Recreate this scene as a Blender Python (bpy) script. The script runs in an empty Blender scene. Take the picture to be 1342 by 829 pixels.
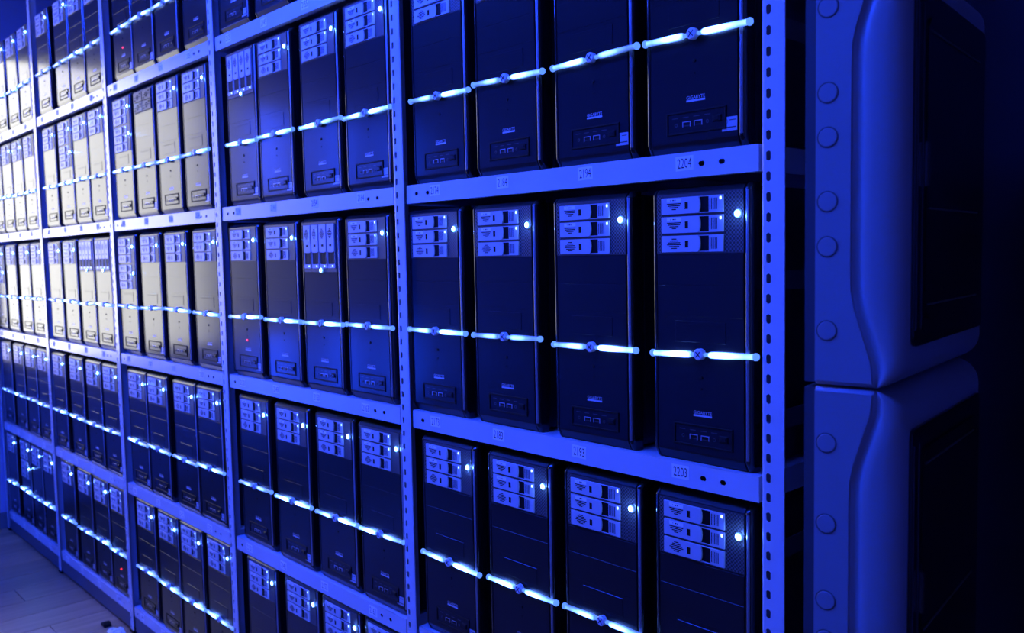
import bpy, math, random
from mathutils import Matrix, Vector
random.seed(7)
S = bpy.context.scene
COL = S.collection

# ------------------------------------------------------------------ camera
cam_d = bpy.data.cameras.new('camera'); cam = bpy.data.objects.new('camera', cam_d); COL.objects.link(cam)
Rv = Vector((0.67845662, 0.73435587, -0.02044677)); Dv = Vector((0.03835046, -0.06319818, -0.99726387)); Fv = Vector((-0.73363878, 0.67581613, -0.07104011))
CAM = Vector((0.742, -1.2445, 1.5521))
m = Matrix.Identity(4)
for i in range(3):
    m[i][0] = Rv[i]; m[i][1] = -Dv[i]; m[i][2] = -Fv[i]; m[i][3] = CAM[i]
cam.matrix_world = m
cam_d.sensor_width = 36; cam_d.lens = 1154.24 / 1342 * 36
cam_d.clip_start = 0.02
cam_d.dof.use_dof = True; cam_d.dof.focus_distance = 1.75; cam_d.dof.aperture_fstop = 5.6
S.camera = cam

# ------------------------------------------------------------------ world: overcast daylight, enters only through the window
W = bpy.data.worlds.new('daylight'); S.world = W; W.use_nodes = True
bg = W.node_tree.nodes['Background']
bg.inputs[0].default_value = (1.0, 0.99, 0.955, 1); bg.inputs[1].default_value = 5.0
WIN_Y0, WIN_Y1, WIN_Z0, WIN_Z1 = -1.34, -0.02, .95, 2.78
pl = bpy.data.lights.new('window_portal', 'AREA'); pl.shape = 'RECTANGLE'; pl.size = WIN_Z1 - WIN_Z0; pl.size_y = WIN_Y1 - WIN_Y0
pl.cycles.is_portal = True
po = bpy.data.objects.new('window_portal', pl); COL.objects.link(po)
po.location = (-5.20, (WIN_Y0 + WIN_Y1) / 2, (WIN_Z0 + WIN_Z1) / 2); po.rotation_euler = (0, -math.pi / 2, 0)
FILL_STRENGTH = 165.0                      # added blue fill lamps, unseen
FILL_COL = (0.010, 0.052, 1.0)
BAR_STRENGTH = 28.0                        # light bars on the towers
LED_STRENGTH = 260.0

S.view_settings.view_transform = 'Standard'; S.view_settings.look = 'None'
S.view_settings.exposure = 0.0; S.view_settings.gamma = 1.0; S.view_settings.use_curve_mapping = False
S.cycles.use_denoising = True
S.cycles.max_bounces = 8; S.cycles.sample_clamp_indirect = 8.0

# ------------------------------------------------------------------ materials
def pr(name, col, rough=.5, metal=0., spec=.5, coat=0., bump=None, var=None):
    """principled; bump=(scale,strength,dist), var=(scale,amount) slight colour variation"""
    mt = bpy.data.materials.new(name); mt.use_nodes = True; nt = mt.node_tree; b = nt.nodes['Principled BSDF']
    b.inputs['Base Color'].default_value = (*col, 1); b.inputs['Roughness'].default_value = rough
    b.inputs['Metallic'].default_value = metal; b.inputs['Specular IOR Level'].default_value = spec
    b.inputs['Coat Weight'].default_value = coat; b.inputs['Coat Roughness'].default_value = .15 if name[:5] in ('bezel', 'cover') else .22
    if bump or var:
        tc = nt.nodes.new('ShaderNodeTexCoord')
    if bump:
        n = nt.nodes.new('ShaderNodeTexNoise'); n.inputs['Scale'].default_value = bump[0]; n.inputs['Detail'].default_value = 3
        nt.links.new(tc.outputs['Object'], n.inputs['Vector'])
        bp = nt.nodes.new('ShaderNodeBump'); bp.inputs['Strength'].default_value = bump[1]; bp.inputs['Distance'].default_value = bump[2]
        nt.links.new(n.outputs['Fac'], bp.inputs['Height']); nt.links.new(bp.outputs[0], b.inputs['Normal'])
    if var:
        n2 = nt.nodes.new('ShaderNodeTexNoise'); n2.inputs['Scale'].default_value = var[0]; n2.inputs['Detail'].default_value = 4
        nt.links.new(tc.outputs['Object'], n2.inputs['Vector'])
        mx = nt.nodes.new('ShaderNodeMix'); mx.data_type = 'RGBA'
        mx.inputs[6].default_value = (*[c * (1 - var[1]) for c in col], 1); mx.inputs[7].default_value = (*[min(1, c * (1 + var[1])) for c in col], 1)
        nt.links.new(n2.outputs['Fac'], mx.inputs[0]); nt.links.new(mx.outputs[2], b.inputs['Base Color'])
    return mt

def em(name, col, s):
    mt = bpy.data.materials.new(name); mt.use_nodes = True; nt = mt.node_tree; b = nt.nodes['Principled BSDF']
    b.inputs['Base Color'].default_value = (.1, .1, .1, 1)
    b.inputs['Emission Color'].default_value = (*col, 1); b.inputs['Emission Strength'].default_value = s
    return mt

def tube_mat():
    """clear tube with LEDs inside: strength runs along the tube and across it, and differs from tube to tube"""
    mt = bpy.data.materials.new('glowing_tube'); mt.use_nodes = True; nt = mt.node_tree; b = nt.nodes['Principled BSDF']
    N = nt.nodes.new; L = nt.links.new
    b.inputs['Base Color'].default_value = (.25, .28, .35, 1); b.inputs['Roughness'].default_value = .2
    tc = N('ShaderNodeTexCoord'); sp = N('ShaderNodeSeparateXYZ'); L(tc.outputs['Generated'], sp.inputs[0])
    rp = N('ShaderNodeValToRGB'); e = rp.color_ramp.elements
    e[0].position = 0; e[0].color = (.10,) * 3 + (1,); e[1].position = 1; e[1].color = (.16,) * 3 + (1,)
    for p, v in ((.07, .45), (.16, 1), (.38, .9), (.58, .3), (.8, .13)):
        q = e.new(p); q.color = (v, v, v, 1)
    L(sp.outputs[0], rp.inputs[0])
    def mth(op, a, b_=None, v=None):
        n = N('ShaderNodeMath'); n.operation = op; L(a, n.inputs[0])
        if b_ is not None: L(b_, n.inputs[1])
        elif v is not None: n.inputs[1].default_value = v
        return n.outputs[0]
    z = mth('ABSOLUTE', mth('MULTIPLY', mth('SUBTRACT', sp.outputs[2], v=.5), v=2.0))
    core = mth('SUBTRACT', mth('MULTIPLY', mth('POWER', z, v=1.6), v=-.9), v=-1.0)
    oi = N('ShaderNodeObjectInfo'); r = mth('ADD', mth('MULTIPLY', mth('POWER', oi.outputs['Random'], v=2.0), v=1.9), v=.28)
    st = mth('MULTIPLY', mth('MULTIPLY', rp.outputs[0], core), r)
    st = mth('MULTIPLY', st, v=BAR_STRENGTH)
    b.inputs['Emission Color'].default_value = (.10, .24, 1, 1)
    L(st, b.inputs['Emission Strength'])
    return mt

def perf_mat():
    mt = pr('perforated_steel', (.22, .22, .24), .5); nt = mt.node_tree; b = nt.nodes['Principled BSDF']
    tc = nt.nodes.new('ShaderNodeTexCoord'); v = nt.nodes.new('ShaderNodeTexVoronoi'); v.inputs['Scale'].default_value = 210; v.inputs['Randomness'].default_value = 0
    mp = nt.nodes.new('ShaderNodeMapping'); mp.inputs['Rotation'].default_value = (0, math.radians(45), 0); mp.inputs['Scale'].default_value = (1, 0, 1)
    nt.links.new(tc.outputs['Object'], mp.inputs[0]); nt.links.new(mp.outputs[0], v.inputs['Vector'])
    rp = nt.nodes.new('ShaderNodeValToRGB'); e = rp.color_ramp.elements
    e[0].position = .38; e[0].color = (.004, .004, .005, 1); e[1].position = .46; e[1].color = (.085, .085, .095, 1)
    nt.links.new(v.outputs['Distance'], rp.inputs[0]); nt.links.new(rp.outputs[0], b.inputs['Base Color'])
    return mt

def wood_mat():
    mt = pr('laminate', (.3, .22, .15), .34); nt = mt.node_tree; b = nt.nodes['Principled BSDF']
    tc = nt.nodes.new('ShaderNodeTexCoord'); mp = nt.nodes.new('ShaderNodeMapping'); mp.inputs['Scale'].default_value = (22, 1.6, 1)
    oi = nt.nodes.new('ShaderNodeObjectInfo'); ad = nt.nodes.new('ShaderNodeVectorMath'); ad.operation = 'ADD'
    nt.links.new(tc.outputs['Object'], mp.inputs[0]); nt.links.new(mp.outputs[0], ad.inputs[0])
    sc = nt.nodes.new('ShaderNodeMath'); sc.operation = 'MULTIPLY'; sc.inputs[1].default_value = 37; nt.links.new(oi.outputs['Random'], sc.inputs[0]); nt.links.new(sc.outputs[0], ad.inputs[1])
    n = nt.nodes.new('ShaderNodeTexNoise'); n.inputs['Scale'].default_value = 1.5; n.inputs['Detail'].default_value = 5; nt.links.new(ad.outputs[0], n.inputs['Vector'])
    rp = nt.nodes.new('ShaderNodeValToRGB'); e = rp.color_ramp.elements
    e[0].position = .3; e[0].color = (.25, .14, .065, 1); e[1].position = .7; e[1].color = (.38, .225, .115, 1)
    nt.links.new(n.outputs['Fac'], rp.inputs[0])
    hs = nt.nodes.new('ShaderNodeHueSaturation'); nt.links.new(rp.outputs[0], hs.inputs['Color'])
    mr = nt.nodes.new('ShaderNodeMapRange'); mr.inputs[3].default_value = .72; mr.inputs[4].default_value = 1.2; nt.links.new(oi.outputs['Random'], mr.inputs[0]); nt.links.new(mr.outputs[0], hs.inputs['Value'])
    nt.links.new(hs.outputs[0], b.inputs['Base Color'])
    return mt

def pane_mat():
    mt = bpy.data.materials.new('window_glass'); mt.use_nodes = True; nt = mt.node_tree; nt.nodes.clear()
    o = nt.nodes.new('ShaderNodeOutputMaterial'); t = nt.nodes.new('ShaderNodeBsdfTransparent'); g = nt.nodes.new('ShaderNodeBsdfGlossy'); g.inputs['Roughness'].default_value = .02
    f = nt.nodes.new('ShaderNodeFresnel'); f.inputs[0].default_value = 1.45; mx = nt.nodes.new('ShaderNodeMixShader')
    nt.links.new(f.outputs[0], mx.inputs[0]); nt.links.new(t.outputs[0], mx.inputs[1]); nt.links.new(g.outputs[0], mx.inputs[2]); nt.links.new(mx.outputs[0], o.inputs[0])
    return mt

def led_mat():
    """LED lens: white-hot in the middle, plain blue towards its rim"""
    mt = em('status_led', (.14, .36, 1.0), LED_STRENGTH); nt = mt.node_tree; b = nt.nodes['Principled BSDF']
    tc = nt.nodes.new('ShaderNodeTexCoord'); vm = nt.nodes.new('ShaderNodeVectorMath'); vm.operation = 'MULTIPLY'; vm.inputs[1].default_value = (1, 0, 1)
    nt.links.new(tc.outputs['Object'], vm.inputs[0]); ln = nt.nodes.new('ShaderNodeVectorMath'); ln.operation = 'LENGTH'; nt.links.new(vm.outputs[0], ln.inputs[0])
    mr = nt.nodes.new('ShaderNodeMapRange'); mr.interpolation_type = 'SMOOTHERSTEP'; mr.inputs[1].default_value = .0005; mr.inputs[2].default_value = .0082; mr.inputs[3].default_value = 1; mr.inputs[4].default_value = .22
    nt.links.new(ln.outputs['Value'], mr.inputs[0])
    mu = nt.nodes.new('ShaderNodeMath'); mu.operation = 'MULTIPLY'; mu.inputs[1].default_value = LED_STRENGTH; pw_ = nt.nodes.new('ShaderNodeMath'); pw_.operation = 'POWER'; pw_.inputs[1].default_value = 4.0; nt.links.new(mr.outputs[0], pw_.inputs[0]); nt.links.new(pw_.outputs[0], mu.inputs[0]); nt.links.new(mu.outputs[0], b.inputs['Emission Strength'])
    return mt

M = dict(
    wall=pr('wall_paint', (.30, .33, .47), .7, bump=(60, .1, .002), var=(1.2, .04)),
    ceil=pr('ceiling_paint', (.6, .6, .6), .8),
    skirt=pr('skirting_paint', (.12, .12, .13), .5),
    wood=wood_mat(), sub=pr('floor_underlay', (.06, .05, .045), .8),
    rack=pr('rack_paint', (.52, .53, .55), .33, coat=.5, bump=(220, .12, .0006), var=(6, .06)),
    kick=pr('kick_plate_paint', (.07, .07, .08), .5, var=(5, .15)),
    label=pr('paper_label', (.8, .8, .8), .7), ink=pr('label_ink', (.01, .01, .012), .6),
    bezel=pr('bezel_plastic', (.008, .008, .010), .3, spec=.06, coat=.5, bump=(900, .12, .0004)),
    cover=pr('cover_plastic', (.008, .008, .010), .3, spec=.06, coat=.5, bump=(900, .12, .0004)),
    pillar=pr('glossy_pillar', (.006, .006, .008), .10),
    edge=pr('silvered_edge', (.30, .30, .33), .38, metal=.8, bump=(700, .4, .001)),
    chassis=pr('chassis_steel', (.012, .012, .014), .4, metal=0.),
    silver=pr('tray_silver', (.46, .47, .50), .38, metal=0.),
    black=pr('black_recess', (.002, .002, .0025), .6, spec=.15),
    dgrey=pr('cage_grey', (.03, .03, .034), .45),
    sticker=pr('sticker_film', (.42, .43, .46), .3), print=pr('badge_print', (.50, .51, .54), .4),
    usb=pr('port_metal', (.6, .6, .62), .3, metal=.7),
    perf=perf_mat(), tube=tube_mat(),
    clear=em('lit_clear_plastic', (.08, .22, 1.0), 1.5),
    knob=pr('knob_metal', (.75, .77, .8), .35, metal=.15),
    led=led_mat(), sled=em('drive_led', (.35, .55, 1.0), 5.0),
    redled=em('red_led', (1, .02, .02), 5.0),
    shell=pr('case_shell_grey', (.23, .23, .25), .42, bump=(500, .08, .0004)),
    shelld=pr('case_shell_dark', (.05, .05, .055), .45),
    door=pr('case_door_black', (.006, .006, .008), .22), chrome=pr('chrome_strip', (.35, .35, .38), .12, metal=.9),
    cab=pr('dark_cabinet_paint', (.016, .012, .016), .6, spec=.2),
    white=pr('white_plastic', (.6, .6, .6), .5), fill_body=pr('lamp_housing', (.6, .6, .6), .5),
    lamp=em('blue_fill_lamp', FILL_COL, FILL_STRENGTH), glass=pane_mat(), sheentube=em('blue_sheen_tube', (.012, .06, 1.0), 85.0), frame=pr('window_frame_paint', (.55, .55, .55), .5),
    paper=pr('crumpled_paper', (.62, .60, .55), .7),
)

# ------------------------------------------------------------------ mesh helper
class MB:
    def __init__(s): s.v = []; s.f = []; s.mi = []; s.sm = []
    def add(s, vs, fs, mi=0, smooth=False):
        o = len(s.v); s.v += [tuple(v) for v in vs]
        for f in fs: s.f.append([o + i for i in f]); s.mi.append(mi); s.sm.append(smooth)
    def box(s, x0, x1, y0, y1, z0, z1, mi=0):
        s.add([(x0, y0, z0), (x1, y0, z0), (x1, y1, z0), (x0, y1, z0), (x0, y0, z1), (x1, y0, z1), (x1, y1, z1), (x0, y1, z1)],
              [(0, 3, 2, 1), (4, 5, 6, 7), (0, 1, 5, 4), (1, 2, 6, 5), (2, 3, 7, 6), (3, 0, 4, 7)], mi)
    def bbox(s, x0, x1, y0, y1, z0, z1, c, mi=0):
        """box whose front (y0) edges are chamfered by c"""
        vs = [(x0 + c, y0, z0 + c), (x1 - c, y0, z0 + c), (x1 - c, y0, z1 - c), (x0 + c, y0, z1 - c),
              (x0, y0 + c, z0), (x1, y0 + c, z0), (x1, y0 + c, z1), (x0, y0 + c, z1), (x0, y1, z0), (x1, y1, z0), (x1, y1, z1), (x0, y1, z1)]
        fs = [(0, 1, 2, 3)]
        for a in range(4):
            b = (a + 1) % 4; fs += [(4 + a, 4 + b, b, a), (8 + a, 8 + b, 4 + b, 4 + a)]
        fs.append((11, 10, 9, 8)); s.add(vs, fs, mi)
    def prism(s, pts, y0, y1, mi=0, c=0., smooth=False):
        """polygon in x,z (counter-clockwise seen from -y) between y0 (front) and y1"""
        n = len(pts); cx = sum(p[0] for p in pts) / n; cz = sum(p[1] for p in pts) / n
        def inset(p):
            dx, dz = p[0] - cx, p[1] - cz; l = math.hypot(dx, dz) or 1; return (p[0] - dx / l * c, p[1] - dz / l * c)
        rings = []
        if c: rings = [[(*([inset(p)[0], y0]), inset(p)[1]) for p in pts], [(p[0], y0 + c, p[1]) for p in pts]]
        else: rings = [[(p[0], y0, p[1]) for p in pts]]
        rings.append([(p[0], y1, p[1]) for p in pts])
        vs = [v for r in rings for v in r]; fs = [tuple(range(n))]
        for r in range(len(rings) - 1):
            for i in range(n):
                j = (i + 1) % n; fs.append((r * n + i, (r + 1) * n + i, (r + 1) * n + j, r * n + j))
        fs.append(tuple(range(len(vs) - 1, len(vs) - n - 1, -1)))
        s.add(vs, fs, mi, smooth)
    def disc(s, cx, cz, r, y0, y1, n=12, mi=0, c=0.):
        s.prism([(cx + r * math.cos(2 * math.pi * i / n), cz + r * math.sin(2 * math.pi * i / n)) for i in range(n)], y0, y1, mi, c)
    def ring(s, cx, cz, r0, r1, y0, y1, n=16, mi=0):
        vs = []
        for i in range(n):
            a = 2 * math.pi * i / n; ca, sa = math.cos(a), math.sin(a)
            vs += [(cx + r0 * ca, y0, cz + r0 * sa), (cx + r1 * ca, y0, cz + r1 * sa), (cx + r0 * ca, y1, cz + r0 * sa), (cx + r1 * ca, y1, cz + r1 * sa)]
        fs = []
        for i in range(n):
            a = 4 * i; b = 4 * ((i + 1) % n); fs += [(a, a + 1, b + 1, b), (a + 1, a + 3, b + 3, b + 1), (a + 2, a, b, b + 2)]
        s.add(vs, fs, mi)
    def tubex(s, x0, x1, cy, cz, r, n=10, mi=0, cap=True, prof=None):
        """round bar along x; prof = list of (x, radius)"""
        prof = prof or [(x0, r), (x1, r)]; vs = []
        for x, q in prof:
            for i in range(n):
                a = 2 * math.pi * i / n; vs.append((x, cy + q * math.cos(a), cz + q * math.sin(a)))
        fs = []
        for k in range(len(prof) - 1):
            for i in range(n):
                j = (i + 1) % n; fs.append((k * n + i, k * n + j, (k + 1) * n + j, (k + 1) * n + i))
        s.add(vs, fs, mi, True)
        if cap:
            s.add(vs[:n], [tuple(range(n - 1, -1, -1))], mi); s.add(vs[-n:], [tuple(range(n))], mi)
    def slot_plate(s, x0, x1, z0, z1, sx, sz, hw, hh, y0, y1, mi=0, horiz=False):
        """rectangular plate cell with one stadium-shaped hole centred on (sx,sz), half size hw x hh"""
        if horiz:
            k = hh * .6; hole = [(hw, 0), (hw - k, hh), (0, hh), (-hw + k, hh), (-hw, 0), (-hw + k, -hh), (0, -hh), (hw - k, -hh)]
        else:
            k = hw * .6; hole = [(hw, 0), (hw, hh - k), (0, hh), (-hw, hh - k), (-hw, 0), (-hw, -hh + k), (0, -hh), (hw, -hh + k)]
        hole = [(sx + a, sz + b) for a, b in hole]
        out = [(x1, sz), (x1, z1), (sx, z1), (x0, z1), (x0, sz), (x0, z0), (sx, z0), (x1, z0)]
        vs = [(a, y0, b) for a, b in hole] + [(a, y0, b) for a, b in out] + [(a, y1, b) for a, b in hole] + [(a, y1, b) for a, b in out]
        fs = []
        for i in range(8):
            j = (i + 1) % 8
            fs += [(i, 8 + i, 8 + j, j), (16 + i, 16 + j, 24 + j, 24 + i), (i, j, 16 + j, 16 + i)]
        s.add(vs, fs, mi)
    def mesh(s, name, mats):
        me = bpy.data.meshes.new(name); me.from_pydata(s.v, [], s.f)
        for mt in mats: me.materials.append(M[mt])
        me.polygons.foreach_set('material_index', s.mi); me.polygons.foreach_set('use_smooth', s.sm)
        me.update(); return me

def link(name, me, parent=None, loc=(0, 0, 0), **props):
    o = bpy.data.objects.new(name, me); COL.objects.link(o); o.location = loc
    if parent: o.parent = parent
    for k, v in props.items(): o[k] = v
    return o
def empty(name, loc, label, cat, group=None, rz=0):
    o = bpy.data.objects.new(name, None); COL.objects.link(o); o.location = loc; o.rotation_euler = (0, 0, rz); o.empty_display_size = .05
    o['label'] = label; o['category'] = cat
    if group: o['group'] = group
    return o

# text glyphs (built-in face) as flat meshes in x,z
_gl = {}
def text_polys(txt):
    if txt in _gl: return _gl[txt]
    cu = bpy.data.curves.new('t', 'FONT'); cu.body = txt; cu.resolution_u = 2
    ob = bpy.data.objects.new('t', cu); COL.objects.link(ob)
    dg = bpy.context.evaluated_depsgraph_get(); me = bpy.data.meshes.new_from_object(ob.evaluated_get(dg))
    vs = [tuple(v.co) for v in me.vertices]; fs = [tuple(p.vertices) for p in me.polygons]
    bpy.data.objects.remove(ob); bpy.data.curves.remove(cu); bpy.data.meshes.remove(me)
    xs = [v[0] for v in vs]; ys = [v[1] for v in vs]
    _gl[txt] = (vs, fs, min(xs), max(xs), min(ys), max(ys)); return _gl[txt]
def put_text(mb, txt, x0, x1, z0, z1, y, mi):
    vs, fs, a, b, c, d = text_polys(txt)
    mb.add([(x0 + (v[0] - a) / (b - a) * (x1 - x0), y, z0 + (v[1] - c) / (d - c) * (z1 - z0)) for v in vs], fs, mi)

# ------------------------------------------------------------------ the room
XL, XR, YF, YB, ZC = -5.06, 2.2, -3.3, 0.85, 3.25
def struct(name, mb, mats, **k): return link(name, mb.mesh(name, mats), kind='structure', **k)
b = MB(); b.box(XL - .15, XR + .1, YF - .1, YB + .1, -.12, -.008); floor = struct('floor', b, ['sub'])
pw, plen = .192, 1.28
b = MB(); g = .0012
b.add([(g, g, -.008), (pw - g, g, -.008), (pw - g, plen - g, -.008), (g, plen - g, -.008), (g, g, -.001), (pw - g, g, -.001), (pw - g, plen - g, -.001), (g, plen - g, -.001),
       (g + .0015, g + .0015, 0), (pw - g - .0015, g + .0015, 0), (pw - g - .0015, plen - g - .0015, 0), (g + .0015, plen - g - .0015, 0)],
      [(0, 1, 5, 4), (1, 2, 6, 5), (2, 3, 7, 6), (3, 0, 4, 7), (4, 5, 9, 8), (5, 6, 10, 9), (6, 7, 11, 10), (7, 4, 8, 11), (8, 9, 10, 11)])
plank = b.mesh('plank', ['wood'])
nx = int((XR - XL) / pw); x = XL
for i in range(nx):
    y = YB - plen - [0, .45, .9][i % 3] + .2
    while y > YF - .3:
        if y + plen <= YB and y >= YF: link('plank', plank, floor, (XL + i * pw, y, 0))
        y -= plen
# cut planks along the room's edges, one mesh per length
for i in range(nx):
    ys = [YB - plen - [0, .45, .9][i % 3] + .2 - k * plen for k in range(6)]
    for y in ys:
        lo, hi = max(y, YF), min(y + plen, YB)
        if hi - lo < plen - 1e-4 and hi - lo > .06:
            q = link('plank', plank, floor, (XL + i * pw, lo, 0)); q.scale = (1, (hi - lo) / plen, 1)
    y = ys[0] + plen
    if YB - y > .06:
        q = link('plank', plank, floor, (XL + i * pw, y, 0)); q.scale = (1, (YB - y) / plen, 1)
b = MB(); b.box(XL - .15, XR + .1, YF - .1, YB + .1, ZC, ZC + .1); struct('ceiling', b, ['ceil'])
b = MB(); b.box(XL - .15, XR + .1, YB, YB + .1, -.008, ZC); struct('wall_back', b, ['wall'])
b = MB(); b.box(XL - .15, XR + .1, YF - .1, YF, -.008, ZC); struct('wall_front', b, ['wall'])
b = MB(); b.box(XR, XR + .1, YF, YB, -.008, ZC); struct('wall_right', b, ['wall'])
b = MB()
b.box(XL - .15, XL, YF, YB, -.008, WIN_Z0); b.box(XL - .15, XL, YF, YB, WIN_Z1, ZC)
b.box(XL - .15, XL, YF, WIN_Y0, WIN_Z0, WIN_Z1); b.box(XL - .15, XL, WIN_Y1, YB, WIN_Z0, WIN_Z1)
struct('wall_left', b, ['wall'])
b = MB(); b.box(XL, XL + .014, YF, YB, 0, .085); b.box(XL, XL + .009, YF, YB, .085, .093); struct('baseboard_left', b, ['skirt'])
fw_ = .03
b = MB(); X0, X1 = XL - .11, XL - .05
b.box(X0, X1, WIN_Y0, WIN_Y1, WIN_Z0, WIN_Z0 + fw_); b.box(X0, X1, WIN_Y0, WIN_Y1, WIN_Z1 - fw_, WIN_Z1)
b.box(X0, X1, WIN_Y0, WIN_Y0 + fw_, WIN_Z0 + fw_, WIN_Z1 - fw_); b.box(X0, X1, WIN_Y1 - fw_, WIN_Y1, WIN_Z0 + fw_, WIN_Z1 - fw_)
win = struct('window_1', b, ['frame'])
b = MB(); b.box(XL - .083, XL - .078, WIN_Y0 + fw_, WIN_Y1 - fw_, WIN_Z0 + fw_, WIN_Z1 - fw_); link('pane', b.mesh('pane', ['glass']), win)
b = MB(); b.box(XL - .05, XL + .012, WIN_Y0 - .03, WIN_Y1 - .005, WIN_Z0 - .025, WIN_Z0); link('window_sill', b.mesh('window_sill', ['frame']), win)

# unseen blue lamps over the aisle, added to light the rack
b = MB(); b.box(-.62, .62, -.09, .09, -.03, .05); fill_body = b.mesh('housing', ['fill_body'])
b = MB(); b.box(-.60, .60, -.075, .075, -.042, -.03); fill_dif = b.mesh('diffuser', ['lamp'])
for k, (x, pos) in enumerate(((-3.2, 'nearest the window end'), (-1.9, 'in the middle of the aisle'), (-.6, 'nearest the rack end'))):
    o = empty('fill_light', (x, -1.15, ZC - .05), 'added unseen blue fill lamp above the aisle, ' + pos, 'lamp', 'added blue fill lamps')
    link('housing', fill_body, o); link('diffuser', fill_dif, o)

# unseen blue tubes on the end wall, added for a sheen on the bezels
b = MB(); b.box(0, .03, -.045, .045, -.32, .32); sheen_body = b.mesh('housing', ['fill_body'])
b = MB(); n = 10
vs = [(.05 + .022 * math.cos(2 * math.pi * i / n), .022 * math.sin(2 * math.pi * i / n), z) for z in (-.29, .29) for i in range(n)]
b.add(vs, [(i, (i + 1) % n, n + (i + 1) % n, n + i) for i in range(n)] + [tuple(range(n - 1, -1, -1)), tuple(range(n, 2 * n))], 0, True); sheen_mesh = b.mesh('tube', ['sheentube'])
for y, pos in ((-1.75, 'the one beside the window'), (-2.3, 'the middle one'), (-2.85, 'the one in the corner')):
    for z, lev in ((2.3, 'upper'), (.72, 'lower')):
        o = empty('sheen_light', (XL, y, z), '%s added blue sheen tube on the end wall, %s' % (lev, pos), 'lamp', 'added blue sheen lamps')
        link('housing', sheen_body, o); link('tube', sheen_mesh, o)

# ------------------------------------------------------------------ rack
TOPZ = [2.2526, 1.7179, 1.181, .6443, .1199]           # shelf tops, row 1 (highest) .. row 5
PW, BH = .0404, .0426
rack = empty('slotted_angle_rack', (0, 0, 0), 'long grey steel rack of slotted posts and shelves holding computer towers', 'rack')
PZ, NP = .0321, 90
def post_mesh(front=True):
    b = MB(); s = 1 if front else -1
    z0 = .012
    for k in range(NP):
        za = z0 + k * PZ
        y0, y1 = (0., .0028) if front else (.0028, 0.)
        b.slot_plate(-PW / 2 + .004, PW / 2, za, za + PZ, -.008, za + PZ * .5, .004, .0082, 0 if front else -.0028, .0028 if front else 0)
    zt = z0 + NP * PZ; e = -PW / 2
    # rounded bend and the side flange
    n = 4; r = .004; pts = []
    for i in range(n + 1):
        a = math.pi / 2 * i / n; pts.append((e + r - r * math.sin(a), s * (r - r * math.cos(a))))
    pts.append((e, s * .04))
    inn = [(p[0] + .0026, p[1] + s * .0003) for p in pts]; inn[0] = (e + r, s * .0028)
    vs = []
    for p in pts: vs += [(p[0], p[1], z0), (p[0], p[1], zt)]
    for p in inn: vs += [(p[0], p[1], z0), (p[0], p[1], zt)]
    q = len(pts); fs = []
    for i in range(q - 1):
        fs += [(2 * i, 2 * i + 2, 2 * i + 3, 2 * i + 1), (2 * (q + i), 2 * (q + i) + 1, 2 * (q + i) + 3, 2 * (q + i) + 2)]
    fs += [(2 * (q - 1), 2 * (2 * q - 1), 2 * (2 * q - 1) + 1, 2 * (q - 1) + 1)]
    b.add(vs, fs, 0)
    b.box(-PW / 2 - .002, PW / 2 + .002, -.002 if front else -.042, .042 if front else .002, 0, z0, 1)   # plastic foot
    return b.mesh('post', ['rack', 'black'])
pf, pb = post_mesh(True), post_mesh(False)
DEPTH = .50
for i in range(6):
    link('post', pf, rack, (-i, 0, 0)); link('post', pb, rack, (-i, DEPTH, 0))
def shelf_mesh():
    b = MB(); e = .0275; x0, x1 = e, 1 - e; y0, y1 = .0034, .0050
    cells = [(.085, .0075), (.128, .0075)]
    hx = [.066, .108, .864, .904]; edges = [x0, .087, .129, .843, .884, .925, x1]
    h = BH / 2
    def plate(a, c): b.box(a, c, y0, y1, -BH, 0)
    b.slot_plate(x0, .087, -BH, 0, .066, -h, .0065, .0042, y0, y1, horiz=True); b.slot_plate(.087, .129, -BH, 0, .108, -h, .0065, .0042, y0, y1, horiz=True)
    plate(.129, .843)
    b.slot_plate(.843, .884, -BH, 0, .864, -h, .0065, .0042, y0, y1, horiz=True); b.slot_plate(.884, .925, -BH, 0, .904, -h, .0065, .0042, y0, y1, horiz=True)
    plate(.925, x1)
    b.box(x0, x1, y1, DEPTH - .004, -.0018, 0)                     # shelf sheet
    b.box(x0, x1, y1, .022, -BH, -BH + .0015)                      # return lip under the front edge
    b.box(x0, x1, DEPTH - .005, DEPTH - .0034, -BH, 0)             # rear edge
    b.box(x0, x0 + .0015, y1, DEPTH - .005, -BH, -.0018); b.box(x1 - .0015, x1, y1, DEPTH - .005, -BH, -.0018)
    for k in (.34, .66): b.box(k - .02, k + .02, .022, DEPTH - .006, -.02, -.0018)   # stiffeners
    return b.mesh('shelf', ['rack'])
shm = shelf_mesh()
LAB = {1: [.120, .352, .585, .826], 2: [.137, .370, .604, .830], 3: [.116, .339, .573, .820], 4: [.118, .345, .585, .828], 5: [.118, .345, .585, .828]}
LZ = {1: -.019, 2: -.0168, 3: -.0185, 4: -.0195, 5: -.02}
for bay in range(1, 6):
    for row in range(1, 6):
        sh = link('shelf', shm, rack, (-bay, 0, TOPZ[row - 1]))
        for k in range(4):
            num = '%d%d' % (200 + 4 * (5 - bay) + k + 1, 6 - row)
            if bay == 1 and row in (1, 5): continue
            mb = MB(); lw, lh = .037, .0245
            mb.box(-lw / 2, lw / 2, -.0004, 0, -lh / 2, lh / 2)
            put_text(mb, num, -.0145, .0145, -.0085, .0085, -.0006, 1)
            dx = random.uniform(-.012, .012) if bay > 2 else random.uniform(-.004, .004)
            q = link('number_label', mb.mesh('number_label', ['label', 'ink']), sh, (LAB[row][k] + dx, .0034, LZ[row] + random.uniform(-.0015, .0015)))
            q.rotation_euler = (0, random.uniform(-.03, .03), 0)
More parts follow.
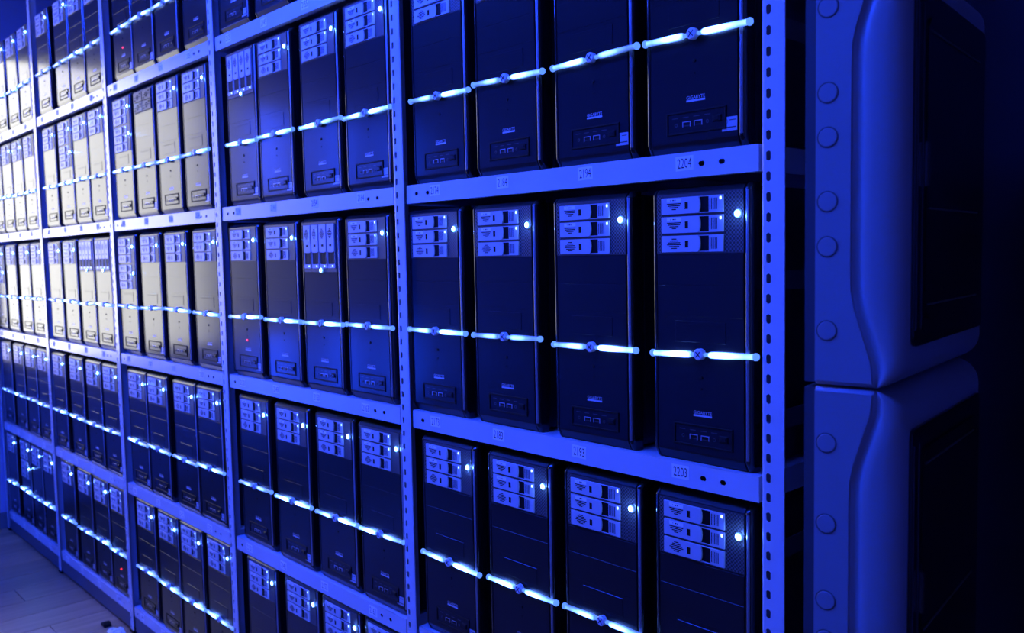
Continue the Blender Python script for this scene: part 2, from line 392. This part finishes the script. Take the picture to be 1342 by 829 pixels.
b = MB(); b.box(.03, .97, .004, .0056, .012, TOPZ[4] - BH - .002); b.box(.03, .97, .0056, .02, .012, .0135); kick = b.mesh('kick_plate', ['kick'])
for bay in range(1, 6): link('kick_plate', kick, rack, (-bay, 0, 0))
# side ties between front and rear posts at the right-hand end
b = MB(); b.box(-.0008, .0008, .04, DEPTH - .04, -.016, .016)
tie = b.mesh('side_tie', ['kick'])
for z in (1.905, 1.50, 1.27, 1.05): link('side_tie', tie, rack, (-.0165, 0, z))

# ------------------------------------------------------------------ computer tower parts
TW, TH, TD = .200, .480, .44
def bezel_mesh():
    b = MB()
    prof = [(0, .03), (0, .007), (.0008, .0035), (.0028, .001), (.006, 0), (.0085, 0), (.0095, .0016), (.0105, .0016), (.0118, .0006), (.1865, .0006), (.1876, .003), (.1885, .003), (.1893, .0008), (.1915, 0), (.194, .0002), (.1965, .0016), (.1988, .0045), (.2, .009), (.2, .03)]
    zs = [(0, .012), (.003, .0085), (.018, .0005), (.021, 0), (.468, 0), (.470, .0006), (.477, .0075), (.4797, .0125), (.48, .017)]
    n = len(prof); vs = []
    for z, dy in zs:
        for x, y in prof: vs.append((x, min(.03, max(y, 0) + dy if y < .03 else .03), z))
    for k in range(len(zs) - 1):
        for i in range(n - 1):
            a = k * n + i; mi = 2 if i in (13, 14) and 2 < k < 4 else 1 if i >= 10 or i < 4 else 0
            b.add([vs[a], vs[a + 1], vs[a + n + 1], vs[a + n]], [(0, 1, 2, 3)], mi, False)
    b.add([vs[i] for i in range(n)], [tuple(range(n - 1, -1, -1))]); b.add([vs[(len(zs) - 1) * n + i] for i in range(n)], [tuple(range(n))])
    me = b.mesh('front_bezel', ['bezel', 'pillar', 'edge'])
    import bmesh
    bm = bmesh.new(); bm.from_mesh(me); bmesh.ops.remove_doubles(bm, verts=bm.verts, dist=1e-6)
    for f in bm.faces: f.smooth = len(f.verts) == 4 and f.material_index > 0
    bm.to_mesh(me); bm.free(); return me
def chassis_mesh():
    b = MB(); b.box(.003, .197, .0302, TD, .008, .474)
    b.box(.0015, .003, .04, TD - .01, .012, .470); b.box(.197, .1985, .04, TD - .01, .012, .470)
    for x in (.03, .17):
        for y in (.07, .38): b.box(x - .012, x + .012, y - .012, y + .012, 0, .008, 1)
    return b.mesh('chassis', ['chassis', 'black'])
FY = .0006          # the flat face of the bezel
def tray_mesh(full):
    b = MB(); h = .0282
    arc = [(.0765 + .005 * math.cos(a), h / 2 + h / 2 * math.sin(a)) for a in [math.radians(d) for d in (-90, -60, -30, 0, 30, 60, 90)]]
    b.prism([(0, 0)] + arc + [(0, h)], -.0040, 0, 0, .0006)
    b.box(.0765, .0985, -.0012, 0, .0008, h - .0008, 1)
    b.box(.0985, .1265, -.0030, 0, 0, h, 0); b.box(.078, .0985, -.0028, 0, 0, .0012, 0); b.box(.078, .0985, -.0028, 0, h - .0012, h, 0)
    for i in range(5): b.box(.1003 + i * .0033, .1017 + i * .0033, -.0032, -.0030, .0045, h - .0045, 1)
    b.box(.0505, .0572, -.0042, -.0039, .0075, .0195, 1)
    if full: rows = [(.0225, .010), (.0193, .018), (.0161, .026), (.0129, .030), (.0097, .022), (.0065, .012)]
    else:
        rows = [(.0175, .030), (.0143, .026), (.0111, .019), (.0079, .009)]
        b.box(.0125, .0425, -.0043, -.0040, .0205, .0268, 2)
        for i, w in enumerate((.001, .0035, .002)): b.box(.020 + i * .0048, .020 + i * .0048 + w, -.0045, -.0043, .0225, .0245, 1)
        b.box(.1203, .1232, -.0036, -.0030, .0205, .0250, 3)
    for z, w in rows: b.box(.0275 - w / 2, .0275 + w / 2, -.0042, -.0039, z - .0009, z + .0009, 1)
    return b.mesh('drive_tray', ['silver', 'black', 'label', 'sled'])
def vtray_mesh(lab):
    b = MB(); w = .0355; H = .118
    arc = [(w / 2 - w / 2 * math.cos(a), .046 - .004 * math.sin(a)) for a in [math.radians(d) for d in (0, 30, 60, 90, 120, 150, 180)]]
    b.prism(arc + [(w, H), (0, H)], -.0040, 0, 0, .0006)
    b.box(0, w, -.0012, 0, .0105, .044, 1)
    for i in range(4): b.box(.006 + i * .007, .0075 + i * .007, -.0016, -.0012, .014, .040, 4)
    b.box(0, w, -.0030, 0, 0, .0105, 0); b.box(0, .0014, -.0026, 0, .01, .046, 0); b.box(w - .0014, w, -.0026, 0, .01, .046, 0)
    for i in range(7):
        z = .080 + i * .004; hw = .011 * (1 - abs(i - 3) / 4) + .001; b.box(.016 - hw, .016 + hw, -.0042, -.0039, z, z + .0025, 1)
    if lab: b.box(.026, .032, -.0043, -.0040, .074, .108, 2)
    b.box(.012, .023, -.0042, -.0039, .0585, .0645, 1)
    b.box(.022, .027, -.0036, -.0030, .004, .007, 3)
    return b.mesh('drive_tray', ['silver', 'black', 'label', 'sled', 'dgrey'])
def cage_mesh(kind):
    b = MB()
    if kind == 3:      # origin at lower left of the cage
        b.box(0, .1765, -.0004, .004, 0, .103, 0)
        b.box(.1405, .1755, -.0016, -.0004, .0015, .1015, 1); b.box(0, .0105, -.0012, -.0004, .0015, .1015, 1)
        b.box(.1755, .1765, -.0022, -.0004, 0, .103, 0)
        for z in (.012, .020, .044, .052, .076, .084): b.disc(.005, z, .0016, -.0016, -.0012, 6, 2)
    elif kind == 4:
        b.box(0, .1765, -.0004, .004, 0, .136, 0); b.box(0, .1765, -.0022, -.0004, .129, .136, 0); b.box(.004, .1725, -.0022, -.0004, 0, .0095, 1)
    else:
        b.box(0, .1765, -.0010, .004, 0, .080, 0)
    return b.mesh('drive_cage', ['dgrey', 'perf', 'black'])
def door22_mesh():
    b = MB(); w, h = .082, .035
    b.bbox(0, w, -.0035, 0, 0, h, .001, 0); b.ring(w / 2, h / 2, .007, .010, -.0042, -.0035, 12, 1); b.box(.008, w - .008, -.0042, -.0035, h / 2 - .001, h / 2 + .001, 1)
    b.box(.008, .022, -.0042, -.0035, .005, .010, 1); b.box(w - .022, w - .008, -.0042, -.0035, h - .010, h - .005, 1)
    return b.mesh('drive_tray', ['dgrey', 'black'])
def cover_mesh(h):
    b = MB(); b.bbox(0, .1735, -.0005, .002, 0, h - .0012, .0002); return b.mesh('bay_cover', ['cover'])
def floppy_mesh():
    b = MB(); b.bbox(0, .102, -.0008, .001, 0, .036, .0003); b.box(.004, .098, -.0010, -.0008, .030, .0312, 1); return b.mesh('floppy_cover', ['cover', 'black'])
def io_mesh():
    b = MB(); w, h = .121, .0385
    for a in ((0, w, 0, .0035), (0, w, h - .0035, h), (0, .0035, .0035, h - .0035), (w - .0035, w, .0035, h - .0035)):
        b.bbox(a[0], a[1], -.0022, .002, a[2], a[3], .0008, 1)
    b.box(.0035, w - .0035, -.0006, .002, .0035, h - .0035, 0)
    b.bbox(.0945, .112, -.0028, -.0006, .0135, .0255, .0015, 1); b.bbox(.0985, .108, -.0034, -.0028, .0165, .0225, .0005, 0)
    for x in (.020, .084): b.ring(x, .0165, .0018, .0032, -.0013, -.0006, 10, 2)
    for i, x in enumerate((.012, .034, .056, .078)): b.box(x, x + .012, -.0008, -.0006, .0275, .0288, 2)
    return b.mesh('port_panel', ['cover', 'black', 'dgrey'])
def usb_mesh():
    b = MB(); w, h = .0165, .0088; t = .0011
    b.box(0, w, -.0004, .001, 0, h, 1)
    b.box(0, w, -.0012, .001, h - t, h, 0); b.box(0, t, -.0012, .001, 0, h - t, 0); b.box(w - t, w, -.0012, .001, 0, h - t, 0); b.box(t, w - t, -.0008, .001, .0012, .0024, 2)
    return b.mesh('usb_port', ['usb', 'black', 'dgrey'])
def badge_mesh():
    b = MB(); put_text(b, 'GIGABYTE', 0, .0375, .0042, .0098, -.0002, 0)
    b.box(0, .0375, -.0003, 0, 0, .0032, 0)
    return b.mesh('badge', ['print', 'bezel'])
def sticker_mesh():
    b = MB(); b.box(0, .029, -.0004, 0, 0, .0225, 0); b.ring(.008, .0150, .0030, .0036, -.0005, -.0004, 14, 1); b.box(.014, .026, -.0005, -.0004, .0165, .0180, 1); b.box(.002, .027, -.0005, -.0004, .0045, .0065, 1)
    return b.mesh('sticker', ['sticker', 'dgrey'])
def btn_mesh():
    b = MB(); b.disc(0, .0, .0032, -.0016, .001, 10, 0, .0005); b.disc(0, -.020, .0016, -.0010, .001, 8, 0); return b.mesh('power_button', ['black'])
def bar_mesh():
    b = MB(); b.box(-.104, .110, .0030, .0046, -.0026, .0026); b.tubex(-.022, -.012, 0, 0, .0036, 8); b.tubex(.010, .020, 0, 0, .0036, 8)
    return b.mesh('light_bar', ['clear'])
def tube_mesh(l):
    b = MB(); r = .0058
    b.tubex(0, l, 0, 0, r, 10, prof=[(0, r * .75), (.004, r), (l * .3, r), (l * .6, r * .95), (l, r * .85)]); return b.mesh('tube', ['tube'])
def knob_mesh():
    b = MB(); b.disc(0, 0, .0098, -.0065, .004, 16, 0, .0016)
    for a in (.8, -.8):
        c, s = math.cos(a), math.sin(a); w, l = .0009, .0068
        b.prism([(-l * c + w * s, -l * s - w * c), (l * c + w * s, l * s - w * c), (l * c - w * s, l * s + w * c), (-l * c - w * s, -l * s + w * c)], -.0069, -.0065, 1)
    b.disc(0, 0, .0022, -.0071, -.0065, 8, 1); return b.mesh('knob', ['knob', 'dgrey'])
def cap_mesh():
    b = MB(); b.tubex(-.004, .004, 0, 0, .0058, 10, prof=[(-.004, .0050), (-.002, .0064), (.002, .0064), (.004, .0052)]); return b.mesh('end_cap', ['clear'])
def led_mesh(mat, r):
    b = MB(); n = 14
    h = .55
    prof = [(r, 0), (r, -.0006), (r * .85, -.0006 - r * .5 * h), (r * .6, -.0006 - r * .8 * h), (r * .3, -.0006 - r * .95 * h), (.0001, -.0006 - r * h)]; vs = []
    for q, y in prof:
        for i in range(n): vs.append((q * math.cos(2 * math.pi * i / n), y, q * math.sin(2 * math.pi * i / n)))
    fs = [(k * n + i, (k + 1) * n + i, (k + 1) * n + (i + 1) % n, k * n + (i + 1) % n) for k in range(len(prof) - 1) for i in range(n)]
    fs = [tuple(reversed(f)) for f in fs]
    b.add(vs, fs, 0, True); return b.mesh('status_light', [mat])
ME = dict(bezel=bezel_mesh(), chassis=chassis_mesh(), tray=tray_mesh(False), trayd=tray_mesh(True), vtray=vtray_mesh(True), vtray2=vtray_mesh(False), cage3=cage_mesh(3), cage4=cage_mesh(4), cage2=cage_mesh(2),
          door22=door22_mesh(), floppy=floppy_mesh(), io=io_mesh(), usb=usb_mesh(), badge=badge_mesh(), sticker=sticker_mesh(), btn=btn_mesh(), bar=bar_mesh(), tube_r=tube_mesh(.088), tube_l=tube_mesh(.080),
          knob=knob_mesh(), cap=cap_mesh(), led=led_mesh('led', .0080), red=led_mesh('redled', .0028))
CV = {}
def cover(t, z0, z1):
    h = round(z1 - z0, 4)
    if h not in CV: CV[h] = cover_mesh(h)
    link('bay_cover', CV[h], t, (.0122, FY, z0))
LL = bpy.data.lights.new('status_light_beam', 'POINT'); LL.energy = .10; LL.color = (.10, .26, 1.0); LL.shadow_soft_size = .002
def led_on(c, x, z):
    link('status_light', ME['led'], c, (x, -.0016, z)); link('status_light_beam', LL, c, (x, -.0105, z))
def cage3(t, z0, led=True):
    c = link('drive_cage', ME['cage3'], t, (.0115, FY, z0))
    for k in range(3): link('drive_tray', ME['trayd' if k == 0 else 'tray'], c, (.0118, -.0004, .0030 + k * .0328))
    if led: led_on(c, .1665, .064)
def tower(x, z, y, kind, label, led=True, sticker=True, red=False, tilt=0., lift=0., room=1., group='computer towers on the rack'):
    t = empty('computer_tower', (x, y, z), label, 'computer', group)
    link('chassis', ME['chassis'], t); link('front_bezel', ME['bezel'], t)
    if kind == 3:
        cage3(t, .365, led); cover(t, .312, .363); cover(t, .257, .311)
    elif kind == 6:
        cage3(t, .365, led); cage3(t, .261, led)
    elif kind == 4:
        c = link('drive_cage', ME['cage4'], t, (.0115, FY, .332))
        for k in range(4): link('drive_tray', ME['vtray' if k < 2 else 'vtray2'], c, (.008 + k * .0410, -.0004, .0105))
        link('status_light', ME['led'], c, (.098, -.0022, .0052)); cover(t, .257, .330)
    else:
        c = link('drive_cage', ME['cage2'], t, (.0115, FY, .388))
        for k in range(4): link('drive_tray', ME['door22'], c, (.004 + (k % 2) * .0865, -.001, .003 + (k // 2) * .038))
        cover(t, .342, .386); cover(t, .297, .341); cover(t, .252, .296)
    link('floppy_cover', ME['floppy'], t, (.050, FY, .2125))
    io = link('port_panel', ME['io'], t, (.045, FY, .0315))
    for xx in (.034, .0575): link('usb_port', ME['usb'], io, (xx, -.0006, .012))
    link('badge', ME['badge'], t, (.0865, FY, .0845)); link('power_button', ME['btn'], t, (.103, FY, .152))
    if sticker: link('sticker', ME['sticker'], t, (.1572, FY, .0275))
    if red: link('power_light', ME['red'], t, (.103, FY - .001, .118))
    bar = link('light_bar', ME['bar'], t, (.106, -.0062, .193 + lift)); bar.rotation_euler = (0, tilt, 0)
    if room < .2195: k = (room - .002) / .2175; bar.scale = (k, 1, 1); bar.location.x = .106 * k
    link('tube', ME['tube_r'], bar, (.018, 0, 0)); q = link('tube', ME['tube_l'], bar, (-.019, 0, 0)); q.rotation_euler = (0, 0, math.pi)
    link('knob', ME['knob'], bar, (-.001, 0, .0005)); link('end_cap', ME['cap'], bar, (-.101, 0, 0)); link('end_cap', ME['cap'], bar, (.1075, 0, 0))
    return t

LEFT = {(1, 2): [-.95, -.71, -.47, -.24], (1, 3): [-.890, -.683, -.467, -.223], (1, 4): [-.926, -.657, -.440, -.229], (1, 5): [-.95, -.725, -.492, -.262],
        (2, 1): [-.952, -.721, -.485, -.256], (2, 2): [-.923, -.716, -.467, -.238], (2, 3): [-.941, -.719, -.491, -.266], (2, 4): [-.919, -.670, -.461, -.251], (2, 5): [-.904, -.689, -.483, -.255],
        (3, 1): [-.978, -.742, -.493, -.245], (3, 2): [-.946, -.708, -.484, -.260], (3, 3): [-.970, -.718, -.482, -.232], (3, 4): [-.926, -.699, -.464, -.246], (3, 5): [-.975, -.716, -.459, -.232],
        (4, 1): [-.949, -.709, -.477, -.244], (4, 2): [-.929, -.684, -.450, -.228], (4, 3): [-.925, -.720, -.463, -.258], (4, 4): [-.955, -.698, -.449, -.232], (4, 5): [-.947, -.680, -.448, -.232],
        (5, 2): [-.913, -.670, -.445, -.229], (5, 3): [-.908, -.677, -.458, -.229], (5, 4): [-.913, -.665, -.443, -.229], (5, 5): [-.945, -.668, -.446, -.229]}
KIND = {(2, 4, 1): 6, (2, 3, 0): 6, (2, 3, 1): 2, (2, 2, 0): 4, (3, 5, 0): 6, (3, 4, 2): 4, (3, 4, 3): 4, (3, 3, 0): 6, (3, 2, 2): 4, (5, 5, 1): 6}
NOLED = {(2, 3, 1), (5, 4, 3), (2, 5, 3)}
RED = {(1, 3, 0), (3, 2, 0), (5, 4, 3)}
NOSTICK = {(2, 1, 0), (2, 1, 1), (3, 1, 0), (3, 1, 1), (3, 1, 2), (3, 1, 3), (3, 2, 1), (3, 2, 2), (3, 2, 3), (4, 2, 0), (2, 3, 0), (1, 4, 3), (1, 3, 3), (1, 3, 2), (4, 1, 1), (4, 1, 2), (4, 1, 3)}
TILT = {(3, 1, 3): -.033, (3, 1, 0): .0, (2, 1, 3): .012}
ROWN = {1: 'topmost', 2: 'second', 3: 'third', 4: 'fourth', 5: 'lowest'}
BAYN = {1: 'nearest bay', 2: 'second nearest bay', 3: 'middle bay', 4: 'second farthest bay', 5: 'farthest bay'}
ORD = ['first', 'second', 'third', 'fourth']
KN = {3: 'three drive trays', 6: 'six drive trays', 4: 'four upright trays', 2: 'dark drive doors'}
for (row, bay), xs in sorted(LEFT.items()):
    for k, x in enumerate(xs):
        key = (row, bay, k); kd = KIND.get(key, 3)
        num = '%d%d' % (200 + 4 * (5 - bay) + k + 1, 6 - row)
        place = '%s from left, %s, %s' % (ORD[k], ROWN[row] + (' shelf' if row in (1, 5) else ' shelf from top'), BAYN[bay])
        if kd != 3: lab = 'black tower with %s, %s' % (KN[kd], place)
        elif bay <= 2 and 1 < row < 5: lab = 'black tower above number %s, %s' % (num, place)
        else: lab = 'black computer tower, ' + place
        tower(-(bay - 1) + x, TOPZ[row - 1], .0065 + random.uniform(0, .004), kd, lab, key not in NOLED, key not in NOSTICK and (random.random() > .12 or bay < 3), key in RED,
              TILT.get(key, random.uniform(-.028, .028)), random.uniform(-.003, .003), (xs[k + 1] if k < 3 else -.0205) - x)

# ------------------------------------------------------------------ stacked equipment cases at the right
A = math.radians(7.75); CH = .537
def case(z0, label, caps):
    t = empty('equipment_case', (.287, -.188, z0), label, 'computer case', 'equipment cases stacked beside the rack', rz=A)
    # local: x from -.121 to 0 (grey face looks to -y), y 0 .. .42 (black side looks to +x), z 0..CH
    r = .036
    RZ = [(.0, -.033), (.030, -.036), (.060, -.045), (.095, -.056), (.118, -.0605), (.150, -.061)]
    def ridge(z):
        z = min(z, CH - z)
        for (z0_, u0), (z1_, u1) in zip(RZ, RZ[1:]):
            if z <= z1_: return u0 + (u1 - u0) * (z - z0_) / (z1_ - z0_)
        return -.061
    def umax(z):
        z = min(z, CH - z)
        return 0. if z >= r else -r + math.sqrt(max(0, r * r - (r - z) ** 2))
    zst = [0, .0008, .003, .007, .012, .018, .026, .036, .048, .060, .078, .095, .107, .118, .134, .150]
    zst = zst + [CH * .4, CH * .5, CH * .6] + [CH - z for z in reversed(zst)]
    rows = []
    for z in zst:
        g, um = ridge(z), umax(z); tuck = .004 * max(0, 1 - min(z, CH - z) / .006) ** 2
        w = max(um - g, .004)
        prof = [(-.108, .30), (-.108, .003), (-.105, 0), (g - .001, 0), (g, .0005), (g + min(.003, w * .1), .0035), (g + min(.007, w * .2), .0035), (g + min(.012, w * .32), -.0005), (g + min(.017, w * .42), -.0022)]
        u0 = prof[-1][0]
        for q in (.2, .4, .55, .7, .82, .92, .98, 1.0):
            prof.append((u0 + (um - u0) * q, -.0022 + .0262 * (1 - math.sqrt(max(0, 1 - q ** 3.6)))))
        prof += [(um, .20), (um, .40)]
        rows.append([(u, y + tuck if y < .19 else y, z) for u, y in prof])
    n = len(rows[0]); b = MB()
    b.add([v for rw in rows for v in rw], [(k * n + i, k * n + i + 1, (k + 1) * n + i + 1, (k + 1) * n + i) for k in range(len(rows) - 1) for i in range(n - 1)], 0, True)
    b.add(rows[0], [tuple(range(n - 1, -1, -1))]); b.add(rows[-1], [tuple(range(n))])
    b.add([(-.108, .30, 0), (0, .40, .036), (0, .40, CH - .036), (-.108, .30, CH)], [(0, 1, 2, 3)])
    link('shell', b.mesh('shell', ['shell']), t)
    b = MB(); b.box(-.123, -.1082, .006, .395, .002, CH - .002); link('inner_side', b.mesh('inner_side', ['shelld']), t)
    # raised half of the grey face, its edge swinging out towards top and bottom
    zz = [.004, .030, .060, .095, .118, .150]
    pts = [(-.1070, .004)] + [(ridge(z) - .0022, z) for z in zz] + [(ridge(z) - .0022, CH - z) for z in reversed(zz)] + [(-.1070, CH - .004)]
    b = MB(); b.prism(pts, -.0020, .0005, 0, .0012); link('raised_panel', b.mesh('raised_panel', ['shell']), t)
    for z in caps:
        b = MB(); b.ring(0, 0, .0118, .0134, -.0005, .001, 20, 1); b.disc(0, 0, .0118, -.0011, .001, 20, 0, .0006)
        link('cap', b.mesh('cap', ['shell', 'shelld']), t, (-.0915, -.0020, z))
    # black door on the side
    y0, y1, z_0, z_1 = .028, .388, .050, CH - .050; r = .05
    def rr(y0, y1, z0, z1, r):
        o = []
        for cy, cz, a0 in ((y1 - r, z0 + r, -90), (y1 - r, z1 - r, 0), (y0 + r, z1 - r, 90), (y0 + r, z0 + r, 180)):
            for i in range(5):
                a = math.radians(a0 + 22.5 * i); o.append((cy + r * math.cos(a), cz + r * math.sin(a)))
        return o
    def side(pts, x0, x1, mi, mb, c=.0):
        k = MB(); k.prism(pts, 0, 1, mi); n = len(pts); cy = sum(p[0] for p in pts) / n; cz = sum(p[1] for p in pts) / n
        vs = [(x1, p[0], p[1]) for p in pts] + [(x0, p[0], p[1]) for p in pts]
        fs = [tuple(range(n)), tuple(range(2 * n - 1, n - 1, -1))] + [(i, n + i, n + (i + 1) % n, (i + 1) % n) for i in range(n)]
        mb.add(vs, fs, mi)
    b = MB(); side(rr(y0, y1, z_0, z_1, .012), -.001, .004, 0, b); door = link('door', b.mesh('door', ['door']), t)
    b = MB(); side(rr(.066, y1 - .02, z_0 + .03, z_1 - .03, .03), .0035, .007, 0, b); link('door_panel', b.mesh('door_panel', ['door']), door)
    b = MB()
    for yy, rr_ in ((.033, .0018), (.056, .0012)):
        vs = []; nn = 8
        for z in (z_0 + .02, z_1 - .02):
            for i in range(nn): vs.append((.0042 + rr_ * math.cos(2 * math.pi * i / nn), yy + rr_ * math.sin(2 * math.pi * i / nn), z))
        b.add(vs, [(i, (i + 1) % nn, nn + (i + 1) % nn, nn + i) for i in range(nn)], 0, True)
    link('trim_strip', b.mesh('trim_strip', ['pillar']), door)
    b = MB(); b.box(.0035, .011, .060, .066, CH * .46, CH * .56); link('handle', b.mesh('handle', ['chrome']), door)
    for z in (.10, .22, CH - .10):
        b = MB(); b.box(.0068, .0082, .075, .335, z - .001, z + .001); link('groove', b.mesh('groove', ['shelld']), door)
    return t
ZB = 1.378
case(ZB, 'upper grey and black equipment case beside the rack, rounded lower corner in view', [1.8467 - ZB, 1.7427 - ZB, 1.6882 - ZB, 1.6089 - ZB, 1.5528 - ZB, 1.4472 - ZB])
ZL = ZB - .003 - CH
case(ZL, 'lower grey and black equipment case, directly under the other, beside the rack', [1.3036 - ZL, 1.1988 - ZL, 1.0983 - ZL, 1.046 - ZL])
st = empty('equipment_stand', (.287, -.188, 0), 'dark low stand that carries the stacked equipment cases', 'stand', rz=A)
b = MB(); b.box(-.14, .02, -.01, .42, .02, ZL); link('body', b.mesh('body', ['cab']), st)
b = MB(); b.box(-.13, .01, .0, .41, 0, .02); link('plinth', b.mesh('plinth', ['black']), st)
# tall dark cabinet behind the cases
cb = empty('tall_cabinet', (.0, .44, 0), 'tall dark purple-black cabinet behind the stacked cases at the right edge', 'cabinet')
b = MB(); b.box(.10, .98, .0, .38, .05, 2.9); link('body', b.mesh('body', ['cab']), cb)
b = MB(); b.box(.12, .96, .02, .36, 0, .05); link('plinth', b.mesh('plinth', ['black']), cb)
for x0, x1 in ((.103, .538), (.542, .977)):
    b = MB(); b.bbox(x0, x1, -.018, -.0002, .055, 2.895, .003); d_ = link('door', b.mesh('door', ['cab']), cb)
    b = MB(); xh = .505 if x0 < .3 else .565; b.box(xh, xh + .012, -.04, -.018, 1.2, 1.36); link('handle', b.mesh('handle', ['dgrey']), d_)

# ------------------------------------------------------------------ litter at the rack's foot
b = MB(); nxp, nyp = 8, 6; vs = []
for j in range(nyp):
    for i in range(nxp): vs.append((i * .018 + j * .004, j * .012 - i * .003, .004 + .012 * abs(math.sin(i * 1.3 + j)) * (1 if 0 < j < nyp - 1 else .3)))
fs = [(j * nxp + i, j * nxp + i + 1, (j + 1) * nxp + i + 1, (j + 1) * nxp + i) for j in range(nyp - 1) for i in range(nxp - 1)]
n0 = len(vs); vs2 = vs + [(v[0], v[1], v[2] - .0012) for v in vs]; fs2 = fs + [tuple(n0 + q for q in reversed(f)) for f in fs]
b.add(vs2, fs2)
link('paper_scrap', b.mesh('paper_scrap', ['paper']), None, (-3.085, -.075, 0), label='crumpled off-white paper scrap on the floor at a rack post foot', category='paper')
b = MB(); b.prism([(0, 0), (.05, 0), (.046, .012), (.030, .018), (.008, .014)], 0, .03, 0, .003)
link('dark_clip', b.mesh('dark_clip', ['black']), None, (-3.18, -.07, 0), label='small dark plastic clip on the floor beside the paper scrap', category='clip')
